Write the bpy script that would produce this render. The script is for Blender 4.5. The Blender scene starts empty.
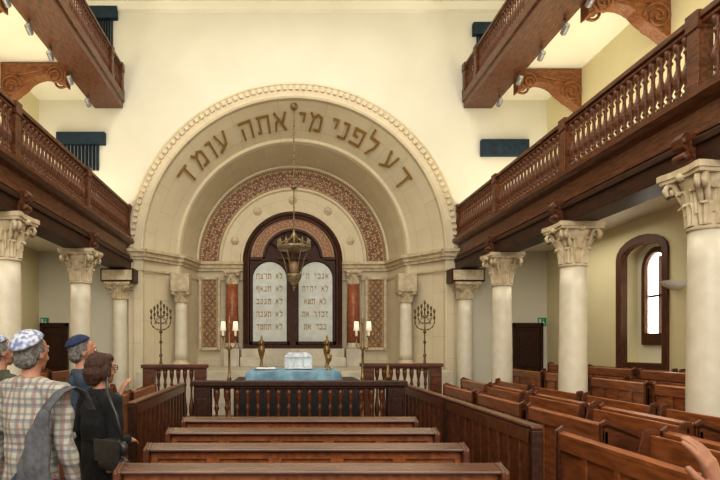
import bpy, bmesh, math, random
from mathutils import Vector, Matrix, noise as mnoise
random.seed(4)
S=bpy.context.scene
COL=S.collection
pi=math.pi
S.view_settings.view_transform='Standard'
S.view_settings.gamma=.88; S.view_settings.exposure=.2
# ------------------------------------------------------------------ materials
def newmat(name):
    m=bpy.data.materials.new(name); m.use_nodes=True
    nt=m.node_tree; b=nt.nodes['Principled BSDF']
    return m,nt,b
def nd(nt,t,**k):
    n=nt.nodes.new(t)
    for a,v in k.items(): setattr(n,a,v)
    return n
def M(name,c1,c2=None,rough=.5,metal=0,scale=4,stretch=(1,1,1),bump=0,emit=None,es=0,coat=0,detail=4,spec=None):
    m,nt,b=newmat(name)
    b.inputs['Roughness'].default_value=rough; b.inputs['Metallic'].default_value=metal
    if spec is not None: b.inputs['Specular IOR Level'].default_value=spec
    if coat: b.inputs['Coat Weight'].default_value=coat; b.inputs['Coat Roughness'].default_value=.15
    c2=c2 or tuple(x*.75 for x in c1)
    tc=nd(nt,'ShaderNodeTexCoord'); mp=nd(nt,'ShaderNodeMapping'); mp.inputs['Scale'].default_value=stretch
    no=nd(nt,'ShaderNodeTexNoise'); no.inputs['Scale'].default_value=scale; no.inputs['Detail'].default_value=detail
    cr=nd(nt,'ShaderNodeValToRGB'); cr.color_ramp.elements[0].position=.35; cr.color_ramp.elements[1].position=.65
    cr.color_ramp.elements[0].color=(*c2,1); cr.color_ramp.elements[1].color=(*c1,1)
    L=nt.links.new
    L(tc.outputs['Object'],mp.inputs[0]); L(mp.outputs[0],no.inputs['Vector']); L(no.outputs['Fac'],cr.inputs[0]); L(cr.outputs[0],b.inputs['Base Color'])
    if bump:
        bp=nd(nt,'ShaderNodeBump'); bp.inputs['Strength'].default_value=bump; bp.inputs['Distance'].default_value=.02
        L(no.outputs['Fac'],bp.inputs['Height']); L(bp.outputs[0],b.inputs['Normal'])
    if emit:
        b.inputs['Emission Color'].default_value=(*emit,1); b.inputs['Emission Strength'].default_value=es
    return m
def ashlar(name,c1,c2,mortar,bw,bh,useuv):
    m,nt,b=newmat(name); L=nt.links.new
    b.inputs['Roughness'].default_value=.7
    tc=nd(nt,'ShaderNodeTexCoord'); br=nd(nt,'ShaderNodeTexBrick')
    br.inputs['Scale'].default_value=1; br.inputs['Brick Width'].default_value=bw; br.inputs['Row Height'].default_value=bh
    br.inputs['Mortar Size'].default_value=.005; br.inputs['Color1'].default_value=(*c1,1); br.inputs['Color2'].default_value=(*c2,1); br.inputs['Mortar'].default_value=(*mortar,1)
    if useuv: L(tc.outputs['UV'],br.inputs['Vector'])
    else:
        sp=nd(nt,'ShaderNodeSeparateXYZ'); cb=nd(nt,'ShaderNodeCombineXYZ')
        L(tc.outputs['Object'],sp.inputs[0]); L(sp.outputs[0],cb.inputs[0]); L(sp.outputs[2],cb.inputs[1]); L(cb.outputs[0],br.inputs['Vector'])
    no=nd(nt,'ShaderNodeTexNoise'); no.inputs['Scale'].default_value=2.5; no.inputs['Detail'].default_value=6
    mx=nd(nt,'ShaderNodeMixRGB',blend_type='MULTIPLY'); mx.inputs[0].default_value=.18
    L(tc.outputs['Object'],no.inputs['Vector']); L(br.outputs[0],mx.inputs[1]); L(no.outputs['Fac'],mx.inputs[2]); L(mx.outputs[0],b.inputs['Base Color'])
    return m
def mosaic(name,freq=7.0,ground=(.20,.06,.025),vine=(.50,.33,.12),leafc=(.33,.22,.10),vs=14,vine2c=(.42,.10,.04),dotc=(.50,.36,.17)):
    m,nt,b=newmat(name); L=nt.links.new
    b.inputs['Roughness'].default_value=.45
    tc=nd(nt,'ShaderNodeTexCoord'); sp=nd(nt,'ShaderNodeSeparateXYZ'); L(tc.outputs['UV'],sp.inputs[0])
    def mth(op,a,c=None):
        n=nd(nt,'ShaderNodeMath',operation=op)
        for i,x in enumerate((a,c)):
            if x is None: continue
            if isinstance(x,(int,float)): n.inputs[i].default_value=x
            else: L(x,n.inputs[i])
        return n.outputs[0]
    u,v=sp.outputs[0],sp.outputs[1]
    vc=mth('SUBTRACT',v,.5)
    su=mth('SINE',mth('MULTIPLY',u,freq)); d=mth('ABSOLUTE',mth('SUBTRACT',vc,mth('MULTIPLY',su,.17)))
    vinef=mth('LESS_THAN',d,.028)
    su2=mth('SINE',mth('MULTIPLY',u,-freq)); d2=mth('ABSOLUTE',mth('SUBTRACT',vc,mth('MULTIPLY',su2,.28)))
    vine2=mth('LESS_THAN',d2,.022)
    cu=mth('COSINE',mth('MULTIPLY',u,freq*2)); cv=mth('COSINE',mth('MULTIPLY',v,18.85))
    pr=mth('MULTIPLY',cu,cv)
    dots=mth('GREATER_THAN',pr,.68)
    ringf=mth('LESS_THAN',mth('ABSOLUTE',mth('ADD',pr,.45)),.14)
    edge=mth('GREATER_THAN',mth('ABSOLUTE',vc),.37)
    edge2=mth('GREATER_THAN',mth('ABSOLUTE',vc),.41)
    edged=mth('MULTIPLY',edge2,mth('GREATER_THAN',mth('SINE',mth('MULTIPLY',u,freq*6)),0.0))
    vo=nd(nt,'ShaderNodeTexVoronoi'); vo.inputs['Scale'].default_value=vs; L(tc.outputs['Object'],vo.inputs['Vector'])
    vd=vo.outputs['Distance']; fl=mth('LESS_THAN',mth('ABSOLUTE',mth('SUBTRACT',vd,.33)),.1)
    def mix(f,a,c):
        n=nd(nt,'ShaderNodeMixRGB'); L(f,n.inputs[0])
        if isinstance(a,tuple): n.inputs[1].default_value=(*a,1)
        else: L(a,n.inputs[1])
        n.inputs[2].default_value=(*c,1); return n.outputs[0]
    c=mix(fl,ground,leafc); c=mix(ringf,c,(.10,.12,.12)); c=mix(dots,c,dotc); c=mix(vine2,c,vine2c); c=mix(vinef,c,vine); c=mix(edge,c,(.46,.32,.14)); c=mix(edge2,c,(.15,.04,.02)); c=mix(edged,c,(.42,.28,.11))
    v2=nd(nt,'ShaderNodeTexVoronoi'); v2.inputs['Scale'].default_value=38; L(tc.outputs['Object'],v2.inputs['Vector'])
    hs=nd(nt,'ShaderNodeMixRGB',blend_type='OVERLAY'); hs.inputs[0].default_value=.4
    bw=nd(nt,'ShaderNodeRGBToBW'); L(v2.outputs['Color'],bw.inputs[0]); L(c,hs.inputs[1]); L(bw.outputs[0],hs.inputs[2]); L(hs.outputs[0],b.inputs['Base Color'])
    return m
def plaid(name):
    m,nt,b=newmat(name); L=nt.links.new; b.inputs['Roughness'].default_value=.85
    tc=nd(nt,'ShaderNodeTexCoord'); cols=[]
    for ax,fr,th,cc in ((0,150,.5,(.17,.12,.11)),(2,150,.5,(.13,.16,.17)),(0,75,.9,(.25,.10,.08)),(2,75,.9,(.08,.10,.15))):
        sp=nd(nt,'ShaderNodeSeparateXYZ'); L(tc.outputs['Object'],sp.inputs[0])
        a=nd(nt,'ShaderNodeMath',operation='MULTIPLY'); a.inputs[1].default_value=fr; L(sp.outputs[ax],a.inputs[0])
        s=nd(nt,'ShaderNodeMath',operation='SINE'); L(a.outputs[0],s.inputs[0])
        g=nd(nt,'ShaderNodeMath',operation='GREATER_THAN'); g.inputs[1].default_value=th; L(s.outputs[0],g.inputs[0]); cols.append((g.outputs[0],cc))
    base=(.42,.39,.33); prev=None
    for f,cc in cols:
        n=nd(nt,'ShaderNodeMixRGB'); ff=nd(nt,'ShaderNodeMath',operation='MULTIPLY'); ff.inputs[1].default_value=.55; L(f,ff.inputs[0]); L(ff.outputs[0],n.inputs[0])
        if prev is None: n.inputs[1].default_value=(*base,1)
        else: L(prev,n.inputs[1])
        n.inputs[2].default_value=(*cc,1); prev=n.outputs[0]
    L(prev,b.inputs['Base Color']); return m

PL=M('plaster_cream',(.74,.71,.605),(.71,.68,.575),.85,scale=1.2)
PLY=M('plaster_yellow',(.80,.73,.48),(.76,.69,.44),.85,scale=1.0)
PLW=M('plaster_white',(.86,.83,.71),(.82,.79,.66),.85,scale=1.2)
ST=M('limestone',(.68,.58,.41),(.52,.42,.28),.7,scale=8,bump=.12)
STC=M('column_marble',(.72,.665,.55),(.66,.60,.475),.38,scale=5,bump=.02)
ASH=ashlar('ashlar_arch',(.76,.665,.49),(.73,.635,.46),(.56,.48,.33),1.1,.5,True)
ASHW=ashlar('ashlar_wall',(.70,.61,.44),(.66,.57,.405),(.46,.39,.26),.9,.38,False)
MARB=M('dais_marble',(.62,.57,.46),(.5,.44,.34),.35,scale=3)
REDM=M('red_marble',(.40,.14,.06),(.25,.075,.032),.3,scale=12)
WOOD=M('balcony_wood',(.165,.055,.018),(.065,.019,.006),.38,scale=5,stretch=(6,1,6),spec=.35,coat=.12)
WOODD=M('dark_wood',(.062,.021,.008),(.028,.009,.004),.42,scale=5,stretch=(6,1,6),spec=.3)
WOODP=M('pew_wood',(.155,.050,.018),(.072,.022,.008),.34,scale=4,stretch=(1,6,6),coat=.2,spec=.4)
WOODB=M('bench_wood',(.35,.120,.038),(.19,.060,.020),.34,scale=4,stretch=(6,1,6),coat=.15,spec=.35)
WOODW=M('window_wood',(.12,.044,.017),(.065,.023,.009),.5,scale=5,stretch=(6,6,1),spec=.25)
WOODL=M('bracket_wood',(.30,.12,.038),(.16,.055,.018),.45,scale=6,stretch=(2,4,4))
ARKW=M('ark_wood',(.085,.028,.011),(.035,.011,.005),.45,scale=6,stretch=(5,5,1),spec=.25)
LEDGE=M('pew_ledge',(.15,.070,.045),(.085,.034,.019),.24,scale=3,stretch=(1,6,6),coat=.45)
BRONZE=M('bronze',(.24,.17,.09),(.11,.075,.04),.38,metal=.8,scale=15)
LAMPB=M('pale_bronze',(.42,.33,.20),(.20,.15,.085),.38,metal=.55,scale=15)
BRASS=M('brass',(.38,.25,.10),(.20,.13,.05),.38,metal=.8,scale=15)
GOLD=M('gold_letters',(.38,.23,.06),(.31,.18,.04),.5,metal=.2,scale=15)
GOLD2=M('gold_letters_small',(.42,.28,.08),(.36,.23,.06),.5,metal=.2,scale=15)
SILV=M('silver',(.7,.7,.7),(.5,.5,.52),.25,metal=.8,scale=20)
TAB=M('tablet_stone',(.64,.66,.62),(.54,.56,.52),.35,scale=5)
TEAL=M('navy_teal_fabric',(.018,.040,.062),(.009,.022,.036),.8,scale=10)
CLOTH=M('blue_cloth',(.23,.38,.48),(.13,.25,.35),.6,scale=9)
WHITE=M('white_paint',(.8,.8,.76),(.7,.7,.66),.4,scale=10)
GREY=M('grey_metal',(.35,.35,.36),(.25,.25,.26),.4,metal=.5,scale=10)
BLACK=M('black_paint',(.02,.018,.016),(.012,.01,.01),.4,scale=10)
GREEN=M('sign_green',(.02,.35,.2),(.015,.3,.17),.5,scale=10)
FLOOR=M('floor_tile',(.14,.08,.045),(.09,.05,.03),.35,scale=2)
SHADE=M('lamp_shade',(.85,.78,.6),(.8,.72,.55),.6,scale=10,emit=(1,.85,.6),es=.4)
GLOW=M('window_glass',(.9,.9,.85),(.85,.85,.8),.3,scale=3,emit=(1,.98,.9),es=3.5)
SKIN=M('skin',(.46,.235,.15),(.38,.18,.112),.55,scale=14)
SKIN2=M('skin_tan',(.36,.17,.10),(.28,.125,.07),.55,scale=18,bump=.06)
HAIRG=M('grey_hair',(.22,.20,.185),(.08,.07,.065),.75,scale=60,bump=.5)
HAIRB=M('auburn_hair',(.080,.030,.016),(.032,.012,.007),.6,scale=60,stretch=(3,3,.6),bump=.6)
BLK=M('black_knit',(.012,.012,.014),(.007,.007,.008),.9,scale=30)
SLATE=M('slate_jacket',(.05,.075,.11),(.035,.05,.075),.85,scale=20)
OLIVE=M('olive_cloth',(.08,.08,.055),(.05,.05,.035),.85,scale=20)
JEAN=M('denim',(.05,.07,.12),(.035,.05,.085),.85,scale=40)
BAGG=M('bag_canvas',(.12,.12,.13),(.08,.08,.09),.85,scale=30,bump=.2)
KIPN=M('navy_felt',(.02,.035,.10),(.012,.02,.06),.85,scale=20)
KIPP=M('patterned_kippah',(.52,.52,.56),(.16,.20,.34),.8,scale=45,detail=0)
PLAID=plaid('plaid_shirt')
MOS=mosaic('mosaic_band',13.0,(.17,.05,.022),(.48,.31,.10),(.38,.23,.08),18,(.36,.08,.03)); MOS2=mosaic('mosaic_panel',15.0,(.28,.15,.05),(.20,.05,.025),(.16,.07,.03),20,(.38,.24,.08),(.42,.28,.11)); MOS3=mosaic('mosaic_tympanum',14.0,(.26,.10,.035),(.50,.33,.12),(.38,.11,.04),20)

# ------------------------------------------------------------------ mesh builder
class MB:
    def __init__(s): s.v=[];s.f=[];s.mi=[];s.uv=[];s.sm=[]
    def add(s,vs,fs,m=0,uvs=None,smooth=False,T=None):
        o=len(s.v)
        for p in vs:
            p=Vector(p); s.v.append(T@p if T else p)
        for i,f in enumerate(fs):
            s.f.append([o+k for k in f]); s.mi.append(m); s.sm.append(smooth); s.uv.append(uvs[i] if uvs else None)
        return s
    def box(s,x0,x1,y0,y1,z0,z1,m=0,T=None):
        vs=[(x0,y0,z0),(x1,y0,z0),(x1,y1,z0),(x0,y1,z0),(x0,y0,z1),(x1,y0,z1),(x1,y1,z1),(x0,y1,z1)]
        return s.add(vs,[(0,3,2,1),(4,5,6,7),(0,1,5,4),(1,2,6,5),(2,3,7,6),(3,0,4,7)],m,T=T)
    def lathe(s,prof,n=16,c=(0,0,0),m=0,T=None,sx=1,sy=1):
        vs=[];fs=[]
        for r,z in prof:
            for i in range(n):
                a=2*pi*i/n; vs.append((c[0]+r*math.cos(a)*sx,c[1]+r*math.sin(a)*sy,c[2]+z))
        for j in range(len(prof)-1):
            for i in range(n):
                k=(i+1)%n; fs.append((j*n+i,j*n+k,(j+1)*n+k,(j+1)*n+i))
        fs.append(tuple(range(n-1,-1,-1))); fs.append(tuple((len(prof)-1)*n+i for i in range(n)))
        return s.add(vs,fs,m,smooth=True,T=T)
    def tube(s,pts,r,n=8,m=0,T=None):
        pts=[Vector(p) for p in pts]; N=len(pts); rs=r if isinstance(r,(list,tuple)) else [r]*N
        vs=[];fs=[]; up=None
        for i,p in enumerate(pts):
            d=(pts[min(i+1,N-1)]-pts[max(i-1,0)]).normalized()
            if up is None:
                up=Vector((0,0,1)) if abs(d.z)<.9 else Vector((1,0,0))
            a=d.cross(up).normalized(); up=a.cross(d).normalized()
            for k in range(n):
                t=2*pi*k/n; vs.append(p+(a*math.cos(t)+up*math.sin(t))*rs[i])
        for i in range(N-1):
            for k in range(n):
                l=(k+1)%n; fs.append((i*n+k,i*n+l,(i+1)*n+l,(i+1)*n+k))
        fs.append(tuple(range(n-1,-1,-1))); fs.append(tuple((N-1)*n+k for k in range(n)))
        return s.add(vs,fs,m,smooth=True,T=T)
    def prism(s,poly,ax,a0,a1,m=0,T=None):
        n=len(poly)
        def P(p,a):
            return (a,p[0],p[1]) if ax=='x' else ((p[0],a,p[1]) if ax=='y' else (p[0],p[1],a))
        vs=[P(p,a0) for p in poly]+[P(p,a1) for p in poly]
        fs=[tuple(range(n)),tuple(range(2*n-1,n-1,-1))]+[(i,(i+1)%n,n+(i+1)%n,n+i) for i in range(n)]
        return s.add(vs,fs,m,T=T)
    def ell(s,c,r,m=0,n=12,T=None):
        prof=[(max(1e-4,math.sin(pi*j/n)),-math.cos(pi*j/n)) for j in range(n+1)]
        if isinstance(r,(int,float)): r=(r,r,r)
        TT=Matrix.Translation(c)@Matrix.Diagonal((r[0],r[1],r[2],1))
        if T: TT=T@TT
        return s.lathe(prof,n+4,m=m,T=TT)
    def obj(s,name,mats,parent=None,loc=(0,0,0),bev=0,**k):
        me=bpy.data.meshes.new(name); me.from_pydata([tuple(p) for p in s.v],[],s.f)
        if not isinstance(mats,(list,tuple)): mats=[mats]
        for q in mats: me.materials.append(q)
        uvl=me.uv_layers.new(name='UVMap') if any(u for u in s.uv) else None
        for p in me.polygons:
            p.material_index=s.mi[p.index]; p.use_smooth=s.sm[p.index]
            if uvl and s.uv[p.index]:
                for li,uv in zip(p.loop_indices,s.uv[p.index]): uvl.data[li].uv=uv
        me.update()
        o=bpy.data.objects.new(name,me); COL.objects.link(o); o.location=loc
        if parent: o.parent=parent
        if bev:
            bm=o.modifiers.new('b','BEVEL'); bm.width=bev; bm.segments=2; bm.limit_method='ANGLE'
        for a,b in k.items(): o[a]=b
        return o
def thing(name,label,cat,loc=(0,0,0),group=None,rz=0):
    o=bpy.data.objects.new(name,None); COL.objects.link(o); o.location=loc; o.rotation_euler=(0,0,rz); o.empty_display_size=.1
    o['label']=label; o['category']=cat
    if group: o['group']=group
    return o
def dup(o,loc,parent=None,rz=None,label=None):
    c=o.copy(); COL.objects.link(c)
    if parent: c.parent=parent
    if loc is not None: c.location=loc
    if rz is not None: c.rotation_euler=(0,0,rz)
    if label: c['label']=label
    for ch in list(o.children): dup(ch,None,c)
    return c
def struct(o): o['kind']='structure'; return o

AX=.275     # arch axis
MX=.51      # mirror sum for nave sides
WR,WL=6.6,-6.1
YE=15.0; ZT=10.25
# ------------------------------------------------------------------ shell
struct(MB().box(WL-.3,WR+.7,-2,17.6,-.2,0).obj('floor',FLOOR))
struct(MB().box(WL-.3,WR+.7,-2,17.8,ZT,ZT+.2).obj('ceiling',PLW))
mb=MB().box(WL-.3,WL,-2,YE+.3,0,ZT); struct(mb.obj('wall_left',PLY))
wy0,wy1,wz0,wz1=10.35,11.72,1.22,3.55; wc=(wy0+wy1)/2; wr=(wy1-wy0)/2; wsp=wz1-.28
def seg(y0,y1,z,h,n=10,inv=False):
    c=(y0+y1)/2; r=(y1-y0)/2
    return [(c-r*math.cos(pi*i/n),z+h*math.sin(pi*i/n)) for i in range(n+1)]
mb=MB(); mb.box(WR,WR+.35,-2,wy0,0,ZT); mb.box(WR,WR+.35,wy1,YE+.3,0,ZT); mb.box(WR,WR+.35,wy0,wy1,0,wz0)
ar=seg(wy0,wy1,wsp,.28)
for i in range(len(ar)-1):
    mb.prism([ar[i],ar[i+1],(ar[i+1][0],ZT),(ar[i][0],ZT)],'x',WR,WR+.35)
struct(mb.obj('wall_right',PLY))
# window
w=MB()
outer=[(wy0-.1,wz0-.12)]+seg(wy0-.1,wy1+.1,wsp,.34)+[(wy1+.1,wz0-.12)]
inner=[(wy0+.06,wz0+.05)]+seg(wy0+.06,wy1-.06,wsp,.2)+[(wy1-.06,wz0+.05)]
n=len(outer)
def bandx(mb,outer,inner,x0,x1,m=0,closed=True):
    n=len(outer)
    vs=[(x0,*p) for p in outer]+[(x0,*p) for p in inner]+[(x1,*p) for p in outer]+[(x1,*p) for p in inner]
    fs=[]
    for i in range(n if closed else n-1):
        j=(i+1)%n
        fs+= [(i,j,n+j,n+i),(2*n+i,2*n+j,3*n+j,3*n+i),(i,j,2*n+j,2*n+i),(n+i,n+j,3*n+j,3*n+i)]
    mb.add(vs,fs,m)
bandx(w,outer,inner,WR-.04,WR+.08,0)
win=w.obj('window_1',WOODW,bev=.01); struct(win)
g=MB(); g.prism([(wy0-.05,wz0-.05)]+seg(wy0-.05,wy1+.05,wsp,.3)+[(wy1+.05,wz0-.05)],'x',WR+.40,WR+.42)
g.obj('window_glazing',GLOW,parent=win)
f=MB(); i2=[(wy0+.42,wz0+.6)]+seg(wy0+.42,wy1-.3,wsp-.25,.3)+[(wy1-.3,wz0+.6)]
o2=[(wy0-.05,wz0-.05)]+seg(wy0-.05,wy1+.05,wsp,.3)+[(wy1+.05,wz0-.05)]
bandx(f,o2,i2,WR+.33,WR+.38,0); f.obj('window_reveal_panel',PLW,parent=win)
f=MB(); o3=[(wy0+.32,wz0+.38)]+seg(wy0+.32,wy1-.2,wsp-.25,.4)+[(wy1-.2,wz0+.38)]
bandx(f,o3,i2,WR+.28,WR+.34,0); f.box(WR+.36,WR+.39,wc+.04,wc+.08,wz0+.5,wz1-.3); f.box(WR+.36,WR+.39,wy0+.3,wy1-.3,2.5,2.54); f.obj('window_frame_inner',WOODW,parent=win)

# end wall with arch opening
mb=MB(); RH=3.95; ZS=3.975
mb.box(WL,AX-RH,YE,YE+.3,0,ZT); mb.box(AX+RH,WR,YE,YE+.3,0,ZT)
N=40
for i in range(N):
    a0=pi-pi*i/N; a1=pi-pi*(i+1)/N
    p=[(AX+RH*math.cos(a0),ZS+RH*math.sin(a0)),(AX+RH*math.cos(a1),ZS+RH*math.sin(a1))]
    mb.prism([p[0],p[1],(p[1][0],ZT),(p[0][0],ZT)],'y',YE,YE+.3)
struct(mb.obj('wall_end',PL))
def sweep(mb,prof,zb,zs,cx=AX,n=48,m=0,nl=4,uvs=1.0,vnorm=False):
    path=[]
    for j in range(nl): path.append(('l',zb+(zs-zb)*j/nl))
    for j in range(n+1): path.append(('a',pi-pi*j/n))
    for j in range(nl): path.append(('r',zs-(zs-zb)*(j+1)/nl))
    if zb>=zs: path=path[nl:-nl]
    def pt(q,R,Y):
        k,t=q
        if k=='l': return (cx-R,Y,t)
        if k=='r': return (cx+R,Y,t)
        return (cx+R*math.cos(t),Y,zs+R*math.sin(t))
    def U(q):
        k,t=q
        if k=='l': return t
        if k=='r': return zs+pi*3.3+(zs-t)
        return zs+(pi-t)*3.3
    vl=[0]
    for a,b in zip(prof,prof[1:]): vl.append(vl[-1]+math.dist(a,b))
    if vnorm: vl=[x/vl[-1] for x in vl]
    for k in range(len(prof)-1):
        for j in range(len(path)-1):
            a,b=path[j],path[j+1]
            vs=[pt(a,*prof[k]),pt(b,*prof[k]),pt(b,*prof[k+1]),pt(a,*prof[k+1])]
            uv=[(U(a),vl[k]),(U(b),vl[k]),(U(b),vl[k+1]),(U(a),vl[k+1])]
            mb.add(vs,[(0,1,2,3)],m,uvs=[uv])
    return mb
mb=MB()
sweep(mb,[(4.15,15.02),(4.15,14.9),(4.10,14.87),(4.07,14.9),(4.0,14.9),(3.98,14.88),(3.8,14.88),(3.76,14.9),(3.74,15.02),(3.10,15.9),(3.02,15.9),(2.98,15.98),(2.72,17.25)],0,ZS,n=64)
nD=80
for i in range(nD):
    a=pi*(i+.5)/nD; h=pi/nD*.28
    vs=[]
    for Y in (14.83,14.9):
        for R,aa in ((3.95,a-h),(3.95,a+h),(4.06,a+h),(4.06,a-h)):
            vs.append((AX+R*math.cos(aa),Y,ZS+R*math.sin(aa)))
    mb.add(vs,[(0,1,2,3),(7,6,5,4),(0,1,5,4),(1,2,6,5),(2,3,7,6),(3,0,4,7)],0)
struct(mb.obj('trim_1',ASH))
mb=MB(); mb.box(AX-2.9,AX+2.9,17.22,17.5,0,7.0); struct(mb.obj('wall_niche',ASHW))
mb=MB(); sweep(mb,[(2.66,17.16),(2.10,17.16)],ZS,ZS,vnorm=True); struct(mb.obj('trim_2',MOS))
mb=MB(); sweep(mb,[(2.76,17.2),(2.74,17.08),(2.68,17.08),(2.66,17.18)],ZS,ZS)
sweep(mb,[(2.12,17.2),(2.10,17.06),(2.04,17.04),(2.0,17.1),(1.5,17.1),(1.48,17.04),(1.42,17.04),(1.4,17.22)],ZS,ZS); struct(mb.obj('trim_3',ASH))
for i,a in enumerate((20,55,90,125,160)):
    mb=MB(); T=Matrix.Translation((AX+1.75*math.cos(math.radians(a)),17.1,ZS+1.75*math.sin(math.radians(a))))@Matrix.Rotation(pi/2,4,'X')
    mb.lathe([(.001,.05),(.05,.045),(.06,.02),(.1,.03),(.12,0)],12,T=T)
    struct(mb.obj('trim_%d'%(10+i),ST))
def cornice(mb,pts,z0,z1,d):
    for a,b in zip(pts,pts[1:]):
        a=Vector(a);b=Vector(b); t=(b-a).normalized(); nrm=Vector((t.y,-t.x))
        a2=a-t*.03;b2=b+t*.03
        mb.prism([tuple(a2),tuple(b2),tuple(b2+nrm*d),tuple(a2+nrm*d)],'z',z0,z1)
mb=MB()
prof=[(4.75,15.0),(4.15,15.0),(4.1,14.86),(3.74,14.9),(3.10,15.9),(3.0,15.95),(2.73,17.2),(1.42,17.2)]
Lp=[(AX-r,y) for r,y in prof]; Rp=[(AX+r,y) for r,y in prof][::-1]
for P in (Lp,Rp):
    cornice(mb,P,3.72,3.8,.05); cornice(mb,P,3.8,3.9,.1); cornice(mb,P,3.9,3.98,.16); cornice(mb,P,3.45,3.5,.03)
struct(mb.obj('trim_4',ST))
mb=MB(); mb.prism([(YE,ZT-.35),(YE-.08,ZT-.3),(YE-.12,ZT-.12),(YE-.3,ZT-.08),(YE-.3,ZT),(YE,ZT)],'x',WL,WR); struct(mb.obj('trim_5',PLW))
for i,(x0,x1) in enumerate(((5.78,6.4),(-5.98,-5.42))):
    mb=MB(); mb.box(x0-.07,x0,14.9,15,0,2.15); mb.box(x1,x1+.07,14.9,15,0,2.15); mb.box(x0-.07,x1+.07,14.9,15,2.05,2.15)
    mb.box(x0,x1,14.94,15,0,2.05,1); mb.box(x0+.1,x1-.1,14.92,14.95,.2,.9,0); mb.box(x0+.1,x1-.1,14.92,14.95,1.05,1.9,0)
    struct(mb.obj('door_%d'%(i+1),[WOODD,WOODD],bev=.01))

# ------------------------------------------------------------------ columns
def leaf(mb,ang,rb,z0,h,w,out,m=0):
    vs=[];fs=[];NT=7
    for j in range(NT+1):
        t=j/NT; r=rb+.012+out*(t**2.6); z=z0+h*(t/.8 if t<.8 else 1-.9*(t-.8))
        ww=w*(.8+.3*math.sin(t*pi))*(1-.6*max(0,t-.75)/.25)
        for k,(o,dr) in enumerate(((-1,-.03),(-.55,.008),(-.3,-.008),(0,.022),(.3,-.008),(.55,.008),(1,-.03))):
            a=ang+o*ww/2/r; rr=r+dr*(.6+w)
            vs.append((rr*math.cos(a),rr*math.sin(a),z))
    for j in range(NT):
        for k in range(6): fs.append((j*7+k,j*7+k+1,(j+1)*7+k+1,(j+1)*7+k))
    mb.add(vs,fs,m,smooth=False)
def capital(r,h,w):
    mb=MB()
    mb.lathe([(r*1.02,0),(r*1.15,h*.03),(r*1.02,h*.07),(r*1.0,h*.1),(r*1.08,h*.5),(w*.38,h*.72),(w*.43,h*.84)],20)
    for i in range(8): leaf(mb,i*pi/4,r*1.04,h*.08,h*.38,w*.27,w*.10)
    for i in range(8): leaf(mb,(i+.5)*pi/4,r*1.06,h*.26,h*.42,w*.27,w*.12)
    for i in range(4):
        a=pi/4+i*pi/2; T=Matrix.Rotation(a,4,'Z')
        pts=[(r*1.0,0,h*.38),(w*.40,0,h*.60),(w*.47,0,h*.80),(w*.56,0,h*.83),(w*.61,0,h*.74),(w*.57,0,h*.63),(w*.50,0,h*.66),(w*.51,0,h*.74)]
        for off in (-.03,.03): mb.tube([(p[0],p[1]+off*w*1.6,p[2]) for p in pts],[w*.05]*6+[w*.04,w*.035],6,T=T)
    for i in range(4):
        a=i*pi/2; mb.ell((math.cos(a)*w*.46,math.sin(a)*w*.46,h*.86),(w*.08,w*.08,h*.07),n=6)
    q=w/2
    ab=[]
    for i in range(4):
        a=i*pi/2; c,s_=math.cos(a),math.sin(a)
        for x,y in ((-q,-q),(-q*.82,-q),(-q*.4,-q*.92),(q*.4,-q*.92),(q*.82,-q)): ab.append((x*c-y*s_,x*s_+y*c))
    mb.prism(ab,'z',h*.84,h*.90); mb.prism([(x*1.06,y*1.06) for x,y in ab],'z',h*.90,h)
    return mb
def column(loc,z0,z1,r,w,hc,label,group,src={}):
    key=(z0,z1,r,w)
    if key in src: return dup(src[key],loc,label=label)
    root=thing('column',label,'column',loc,group)
    MB().box(-r*1.5,r*1.5,-r*1.5,r*1.5,z0,z0+r*.5).lathe([(r*1.4,r*.5),(r*1.45,r*.65),(r*1.3,r*.85),(r*1.15,r*.95),(r*1.25,r*1.1),(r*1.05,r*1.25)],20,c=(0,0,z0)).obj('base',ST,root)
    zb=z0+r*1.25; zt=z1-hc
    MB().lathe([(r*1.05,zb)]+[(r*(1.02-.12*(t/8)**1.6),zb+(zt-zb)*t/8) for t in range(1,9)],32).obj('shaft',STC,root)
    capital(r*.9,hc,w).obj('capital',ST,root,loc=(0,0,zt))
    src[key]=root; return root
CX=4.47
gl='nave arcade columns'
lab='tall pale marble column with carved leafy capital under the gallery'
RY=[6.3,9.25,12.25]; LY=[5.5,8.6,11.75]
for y in RY: column((CX,y,0),0,3.45,.205,.64,.66,lab,gl)
for y in LY: column((MX-CX,y,0),0,3.45,.205,.64,.66,lab,gl)
lab2='pale stone column with carved capital beside the arched niche'
for x in (4.45,MX-4.5): column((x,14.68,0),0,3.12,.19,.58,.42,lab2,'niche columns')
for x in (4.45,MX-4.5):
    root=thing('sign_plaque','pale rectangular plaque in dark frame above the column capital','plaque',(x,14.5,3.125),'capital plaques')
    MB().box(-.40,.40,-.1,.48,0,.32).obj('frame',WOODD,root,bev=.01); MB().box(-.36,.36,-.115,-.1,.04,.28).obj('panel',ST,root)
lab3='short limestone column with leafy capital standing on the dais'
for x in (AX-2.93,AX+2.93): column((x,15.66,1.002),0,1.95+.08,.165,.48,.34,lab3,'niche columns')
for x in (AX-2.93,AX+2.93):
    MB().box(-.24,.24,-.24,.24,0,.41).obj('impost_block',ST,loc=(x,15.66,3.034),label='limestone block between short column and cornice',category='stone block',bev=.01)
for x in (AX-1.72,AX+1.72):
    root=thing('column','red marble column with white capital flanking the ark','column',(x,17.0,1.002),'ark columns')
    MB().box(-.22,.22,-.2,.2,0,.5).lathe([(.2,.5),(.2,.56),(.17,.6),(.18,.66)],20).obj('base',MARB,root)
    MB().lathe([(.185,.66),(.18,1.5),(.165,2.3)],20).obj('shaft',REDM,root)
    capital(.15,.38,.42).obj('capital',ST,root,loc=(0,0,2.3))

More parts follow.
